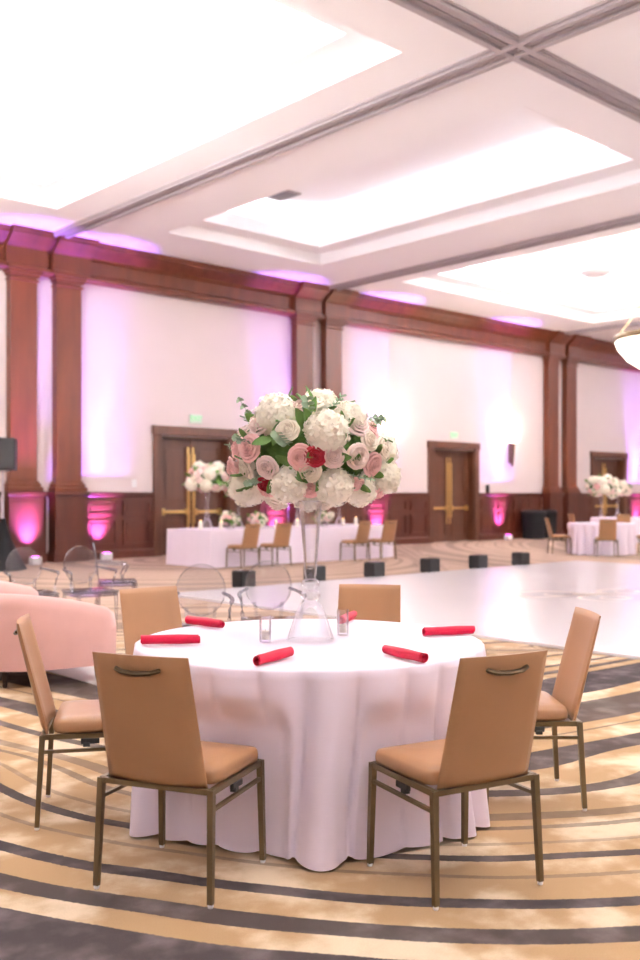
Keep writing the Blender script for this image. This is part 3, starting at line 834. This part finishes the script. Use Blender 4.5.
# near arrangement: local axes: x = to the photographer's right, y = ahead
def arrangement(label, loc, rz, spots, nfill, seed, a=.335, c=.225, fills=('hyd', 'pink', 'cream', 'pale'), sz=1.0, leaves=110):
    t = thing('flower_arrangement', label, 'flowers', loc, rz)
    rnd = random.Random(seed); taken = []
    b = MB(); bmesh.ops.create_icosphere(b.b, subdivisions=3, radius=1); bmesh.ops.scale(b.b, vec=(a*.84, a*.84, c*.84), verts=b.b.verts)
    b.obj('moss_ball', MOSS, t, True, ang=180)
    k = 0
    for kind, x, z, size in spots:
        q = 1-(x/a)**2-(z/c)**2
        if q > 0: p = Vector((x, -a*math.sqrt(q), z))
        else: p = Vector((x, .03, z))
        n = (ell_norm(p, a, c)+Vector((0, -.25, .05))).normalized()
        add_bloom(t, kind, p*(1.05 if kind == 'red' else 1.03), n, size*(.98 if kind == 'red' else 1.14), k); taken.append((p, size)); k += 1
    n_try = 0
    while nfill > 0 and n_try < 4000:
        n_try += 1
        z = rnd.uniform(-.85, 1); rr = math.sqrt(1-z*z); th = rnd.random()*2*PI
        u = Vector((rr*math.cos(th), rr*math.sin(th), z)); p = Vector((u.x*a, u.y*a, u.z*c))
        kind = fills[rnd.randrange(len(fills))]; size = (rnd.uniform(.085, .102) if kind == 'hyd' else rnd.uniform(.052, .066))*sz
        if any((p-q).length < (size+s)*(.92 if spots and p.y < .02 else .70) for q, s in taken): continue
        add_bloom(t, kind, p, ell_norm(p, a, c), size, k); taken.append((p, size)); k += 1; nfill -= 1
    foliage(t, a*1.08, c*1.1, leaves, seed+1, sz, leaves > 60)
    return t
def px(kind, x, y, s): return (kind, (x-311)*4.45/983, (450-y)*4.45/983 + 0.0, s)
spots = [px('hyd', 327, 433, .092), px('hyd', 278, 415, .092), px('hyd', 248, 484, .088), px('hyd', 291, 482, .080), px('hyd', 334, 484, .082), px('hyd', 360, 487, .075), px('hyd', 386, 474, .075),
         px('hyd', 350, 418, .070), px('cream', 290, 431, .052), px('cream', 312, 401, .056), px('cream', 276, 500, .056), px('red', 268, 482, .046), px('red', 316, 456, .052),
         px('pink', 253, 447, .058), px('pink', 239, 446, .05), px('pink', 302, 457, .052), px('pale', 334, 455, .052), px('pink', 311, 487, .048), px('pale', 357, 456, .055), px('pink', 372, 463, .052),
         px('pink', 266, 408, .055), px('pale', 302, 408, .055), px('pale', 357, 425, .058), px('pink', 233, 466, .055), px('pink', 380, 490, .045), px('pale', 270, 466, .05), px('cream', 348, 404, .055),
         px('cream', 383, 447, .05), px('pale', 262, 425, .05), px('cream', 310, 470, .05), px('pale', 243, 430, .05), px('cream', 369, 440, .045), px('cream', 326, 501, .05), px('pale', 292, 402, .05)]
arr = arrangement('large arrangement with two dark red roses on the tall vase of the near table', at(-.045, 4.645, 1.648), heading(0, 1), spots, 62, 11)
# leaf sprays that the photo shows in front
# tall vase
def trumpet(label, loc, group=None):
    b = MB()
    prof = [(.112, 0), (.114, .006), (.108, .02), (.075, .12), (.050, .172), (.032, .182), (.030, .188), (.044, .20), (.047, .213), (.044, .226), (.028, .238), (.028, .244), (.041, .256), (.044, .268), (.041, .28), (.026, .292),
            (.027, .302), (.030, .312), (.036, .43), (.046, .55), (.058, .655), (.061, .66), (.055, .655), (.043, .55), (.033, .43), (.026, .34), (0, .335)]
    b.lathe(prof, 40, cap=False)
    o = b.obj('trumpet_vase', GLASS, None, True, loc=loc, ang=50)
    return tag(o, label, 'vase', group)
trumpet('tall clear crystal trumpet vase in the middle of the near round table', at(-.045, 4.645, .763))
# flower stems inside the vase hold the arrangement
b = MB()
for k in range(7):
    a_ = k*2*PI/7
    b.tube([(.012*math.cos(a_), .012*math.sin(a_), .345-.675+.12-.0), (.03*math.cos(a_+.5), .03*math.sin(a_+.5), -.10)], .0028, 6)
o = b.obj('stems', mat('pale_stem', (.72, .74, .62), .5), arr, True)
# glass candle holders
def votive(label, loc):
    b = MB(); b.lathe([(.026, 0), (.028, .004), (.030, .125), (.0275, .125), (.0255, .012), (0, .012)], 24)
    o = b.obj('candle_holder', GLASS, None, True, loc=loc, ang=50); tag(o, label, 'candle holder', 'glass candle holders beside the near vase')
    b = MB(); b.lathe([(0, .0135), (.021, .0135), (.021, .05), (.018, .052), (0, .050)], 20)
    q = b.obj('candle', CANDLE, None, True, loc=loc, ang=50); tag(q, 'white candle in the ' + label[6:], 'candle', 'candles beside the near vase')
    b = MB(); b.tube([(0, 0, .05), (0, 0, .06)], .001, 5); b.obj('wick', BLACK, q)
votive('clear glass candle holder on the sofa side of the near vase', at(-.256, 4.60, .763)); votive('clear glass candle holder on the dance floor side of the near vase', at(.112, 4.83, .763))
# far arrangements
def far_arr(label, loc, seed, scale=1.0):
    t = arrangement(label, Vector(loc)+Vector((0, 0, .885*scale)), seed*.7, [], 34, seed, fills=('hyd', 'hyd', 'cream', 'pale', 'pink'), sz=1.4, leaves=36)
    t.scale = (scale,)*3
    return t
LT = .747
for i, (x, y, lb) in enumerate(((11.95, 16.6, 'standing at the end of the long white table'), (13.0, 16.9, 'on the long table, second from its white end'), (14.55, 16.75, 'on the long table straight behind the near vase'), (15.9, 16.8, 'on the long table near its panelling end'))):
    sc = 1.18 if i == 0 else 1.0
    far_arr('white and blush arrangement ' + lb, (x, y, LT), 20+i, sc)
    o = trumpet('slim tall glass vase ' + lb, (x, y, LT+.001)); o.scale = (sc,)*3
far_arr('white and blush arrangement on the far round table', (T1.x, T1.y, .763), 31)
trumpet('tall glass vase on the far round table', (T1.x, T1.y, .764))
far_arr('round white arrangement on the farther round table beneath the far door', (T2.x, T2.y, .763), 32)
trumpet('tall glass vase on the farther round table beneath the far door', (T2.x, T2.y, .764))
# low posies on the long table
for i, (x, y, lb) in enumerate(((12.35, 16.35, 'beside the tall vase at the end'), (13.05, 16.3, 'behind the second gold chair'), (14.85, 16.2, 'beyond the near vase'))):
    t = arrangement('low white and pink posy on the long table ' + lb, (x, y, LT+.20), i, [], 16, 40+i, a=.19, c=.11, fills=('cream', 'pink', 'pale', 'hyd'), sz=1.0, leaves=30)
    b = MB(); b.lathe([(.08, 0), (.10, .02), (.12, .15), (.112, .15), (.09, .02), (0, .015)], 24); tag(b.obj('bowl_vase', GLASS, None, True, loc=(x, y, LT+.001)), 'small glass bowl under the low posy ' + lb, 'vase')
# pillar candles on the long table
for i, (x, y, h) in enumerate(((11.68, 16.45, .16), (12.12, 16.35, .14), (13.55, 16.3, .13), (14.2, 16.35, .15), (15.55, 16.3, .14), (16.0, 16.35, .16))):
    o = thing('pillar_candle', 'white pillar candle on the long table ' + ['at its end', 'beside the end vase', 'past the second posy', 'behind the near vase', 'behind the third gold chair', 'near the last gold chair'][i], 'candle', (x, y, LT+.001), 0, 'pillar candles on the long table')
    b = MB(); b.lathe([(.04, 0), (.04, h), (.036, h+.004), (0, h-.004)], 18); b.obj('wax', CANDLE, o, True)
    b = MB(); b.lathe([(0, h), (.008, h+.012), (.006, h+.03), (0, h+.045)], 10); b.obj('flame', FLAME, o, True)

# ------------------------------------------------------------------ sofa and lounge
def sofa():
    t = thing('sofa', 'blush pink velvet tub sofa at the edge of the white rug', 'sofa', at(-2.66, 8.28, .006), heading(.84, .54)+PI/2)
    # plan path of the wrap-round back: x forward
    path = []
    xf, xb, hw, rc = .58, -.36, 1.0, .42
    for i in range(9): path.append((xf+(xb+rc-xf)*i/8, -hw))
    for i in range(1, 9): a = -PI/2-PI/2*i/8; path.append((xb+rc+rc*math.cos(a), -hw+rc+rc*math.sin(a)))
    for i in range(1, 9): path.append((xb, -hw+rc+(2*hw-2*rc)*i/8))
    path += [(x, -y) for x, y in path[:17][::-1]][1:]
    n = len(path)
    b = MB(); rows = []
    for i, (x, y) in enumerate(path):
        p = Vector((x, y)); tt = Vector(path[min(i+1, n-1)])-Vector(path[max(i-1, 0)]); nn = Vector((-tt.y, tt.x)).normalized()
        fb = max(0, min(1, (.58-x)/.80)); fb = 1-(1-fb)**1.7
        h = .545+.15*fb; w = .105
        if i in (0, n-1): w *= .55
        if i in (1, n-2): w *= .9
        e = -.03 if i in (0, n-1) else 0
        sec = [(-w, .13), (-w-.012, .20), (-w-.016, .40), (-w-.012, h-.09+e), (-w+.02, h-.03+e), (-w*.4, h+e), (w*.4, h+e), (w-.02, h-.03+e), (w+.01, h-.09+e), (w+.01, .40), (w, .13)]
        rows.append([b.b.verts.new((x+nn.x*o, y+nn.y*o, z)) for o, z in sec])
    for A, B in zip(rows, rows[1:]):
        for j in range(len(A)): b.b.faces.new((A[j], A[(j+1) % len(A)], B[(j+1) % len(A)], B[j]))
    b.b.faces.new(rows[0]); b.b.faces.new(rows[-1][::-1])
    b.obj('wrap_back', BLUSH, t, True, ang=55)
    b = MB(); b.box(xb+.05, -hw+.09, .13, xf-.03, hw-.09, .30, .03); b.obj('seat_base', BLUSH, t, True)
    for s in (-1, 1):
        b = MB(); b.box(xb+.1, min(s*.006, s*(hw-.1)), .30, xf, max(s*.006, s*(hw-.1)), .46, .045); b.obj('seat_cushion', BLUSH, t, True)
    for x in (xf-.1, xb+.12):
        for y in (-hw+.08, hw-.08):
            b = MB(); b.lathe([(.016, 0), (.028, .135)], 12, (x, y, 0)); b.obj('leg', mat('dark_leg', (.2, .13, .1), .4), t, True)
sofa()
b = MB(); b.box(3.78, 4.9, 0, 5.62, 7.55, .006, .002); tag(b.obj('rug', RUGM), 'plain white rug beside the blush sofa under the clear chairs', 'rug')

def ghost_chair():
    t = thing('acrylic_chair', 'x', 'chair')
    def oval(th):
        def f(u, v):
            a = 2*PI*u; r = v
            x = (.19*r)*math.cos(a); z = .20*r*math.sin(a)
            y = -.235-.14*(z+.2)-.35*x*x*-1*-1+.0
            return (x, y+.30*x*x+th, .725+z)
        return f
    b = MB(); A = b.grid(oval(0), 32, 7, wrap_u=True); B = b.grid(oval(.022), 32, 7, wrap_u=True)
    for i in range(32):
        k = (i+1) % 32; b.b.faces.new((A[i][6], A[k][6], B[k][6], B[i][6]))
    bmesh.ops.remove_doubles(b.b, verts=b.b.verts, dist=1e-5)
    for sx in (-1, 1): b.bar((sx*.10, -.205, .45), (sx*.12, -.245, .58), .028, .022)
    b.obj('backrest', ACRYL, t, True, ang=50)
    b = MB(); b.tube([(.198*math.cos(2*PI*k/32), -.224-.14*(.208*math.sin(2*PI*k/32)+.2)+.3*.04*math.cos(2*PI*k/32)**2, .725+.208*math.sin(2*PI*k/32)) for k in range(33)], .006, 6, cap=False); b.obj('back_rim', ACRYL, t, True)
    b = MB(); b.box(-.24, -.22, .435, .24, .24, .462, .012); b.box(-.225, -.205, .40, .225, .225, .436, .01); b.obj('seat', ACRYL, t, True)
    for sx in (-1, 1):
        b = MB(); b.tube([(sx*.18, -.245, .70), (sx*.235, -.16, .685), (sx*.262, -.03, .675), (sx*.268, .09, .672), (sx*.262, .125, .66), (sx*.25, .10, .60), (sx*.245, .06, .53), (sx*.235, .08, .45)], [.013, .015, .017, .018, .017, .015, .014, .014], 8); b.obj('armrest', ACRYL, t, True)
        b = MB(); b.tube([(sx*.215, .215, .43), (sx*.218, .218, .30), (sx*.212, .214, .0)], [.024, .021, .014], 8); b.obj('leg', ACRYL, t, True)
        b = MB(); b.tube([(sx*.205, -.20, .43), (sx*.208, -.225, .25), (sx*.215, -.285, .0)], [.022, .020, .014], 8); b.obj('leg', ACRYL, t, True)
    return t
g0 = ghost_chair()
GH = [(at(-3.0, 10.2), heading(.55, -.83), 'behind the sofa under the magenta lit pedestal'), (at(-2.45, 10.45), heading(.6, -.8), 'behind the sofa, second of the two below the pilasters'),
      (at(-.92, 7.45), heading(.05, -1), 'between a tan chair back and a black box light'), (at(-.39, 7.85), heading(.15, -1), 'beside the glass vase at the corner of the dance floor'),
      (at(-2.40, 11.6), heading(1, .25), 'seen edge-on behind the others below the lavender wall')]
for i, (p, rz, lb) in enumerate(GH): place(g0, i == 0, p+Vector((0, 0, .0115 if i in (2, 3) else 0)), rz, 'clear oval-backed armchair ' + lb, 'clear acrylic chairs in the lounge', .96)

# ------------------------------------------------------------------ loudspeaker on a covered stand, bins
SP = at(-6.13, 19.0)
t = thing('loudspeaker', 'black loudspeaker box on the cloth covered stand before the pilaster', 'speaker', (SP.x, SP.y, 1.93), heading(.2, -1))
b = MB(); b.box(-.25, -.2, 0, .25, .22, .62, .025); b.obj('cabinet', BLACK, t)
b = MB(); b.box(-.23, .215, .02, .23, .235, .60, .006); b.obj('grille', mat('dark_mesh', (.16, .16, .165), .6, bump=.5, bscale=400), t)
t = thing('speaker_stand', 'tripod stand dressed in black stretch cloth under the loudspeaker', 'stand', SP, .3)
b = MB(); b.tube([(0, 0, .9), (0, 0, 1.925)], .022, 12); b.lathe([(0, 1.90), (.12, 1.905), (.12, 1.925), (0, 1.926)], 16); b.obj('pole', mat('pale_pole', (.75, .72, .76), .5), t, True)
b = MB()
def scrim(u, v):
    a = 2*PI*u; r = .055+(.52-.055)*v**1.5; r *= 1-.22*v*(.5-.5*math.cos(3*a))
    return (r*math.cos(a), r*math.sin(a), 1.0-.995*v)
b.grid(scrim, 48, 14, wrap_u=True); b.obj('stretch_cover', BLACKC, t, True)
for i, (x, lb) in enumerate(((27.15, 'larger black bin against the panelling by the magenta light'), (27.92, 'black bin tucked between the larger bin and the pilaster'))):
    t = thing('waste_bin', lb, 'bin', (x, 19.32-.0*i, 0), 0, 'black bins against the panelling')
    k = 1.0 if i == 0 else .80
    b = MB(); b.lathe([(.33*k, 0), (.36*k, .02), (.40*k, .82), (.41*k, .84), (.41*k, .87), (.38*k, .87)], 32); b.obj('drum', BLACKC, t, True)
    b = MB(); b.lathe([(.42*k, .86), (.425*k, .90), (.36*k, .95), (0, .965)], 32); b.obj('lid', BLACK, t, True)

# ------------------------------------------------------------------ world, camera, view
w = bpy.data.worlds.new('world'); S.world = w; w.use_nodes = True
w.node_tree.nodes['Background'].inputs[0].default_value = (.9, .92, 1, 1); w.node_tree.nodes['Background'].inputs[1].default_value = .3
cam = bpy.data.cameras.new('camera'); co = bpy.data.objects.new('camera', cam); C.objects.link(co)
co.location = (0, 0, EYE); co.rotation_euler = (PI/2, 0, YAW-PI/2)
cam.sensor_width = 36; cam.lens = 983/960*36; cam.shift_y = 15/960; cam.clip_end = 200
cam.dof.use_dof = True; cam.dof.focus_distance = 4.35; cam.dof.aperture_fstop = 2.2
S.camera = co
S.view_settings.view_transform = 'Standard'; S.view_settings.look = 'None'; S.view_settings.gamma = 1; S.view_settings.use_curve_mapping = False
S.view_settings.exposure = 0.38
S.cycles.max_bounces = 10; S.cycles.diffuse_bounces = 6; S.cycles.glossy_bounces = 4; S.cycles.transparent_max_bounces = 24; S.cycles.sample_clamp_indirect = 8
S.cycles.caustics_reflective = False; S.cycles.caustics_refractive = False
S.cycles.use_denoising = True
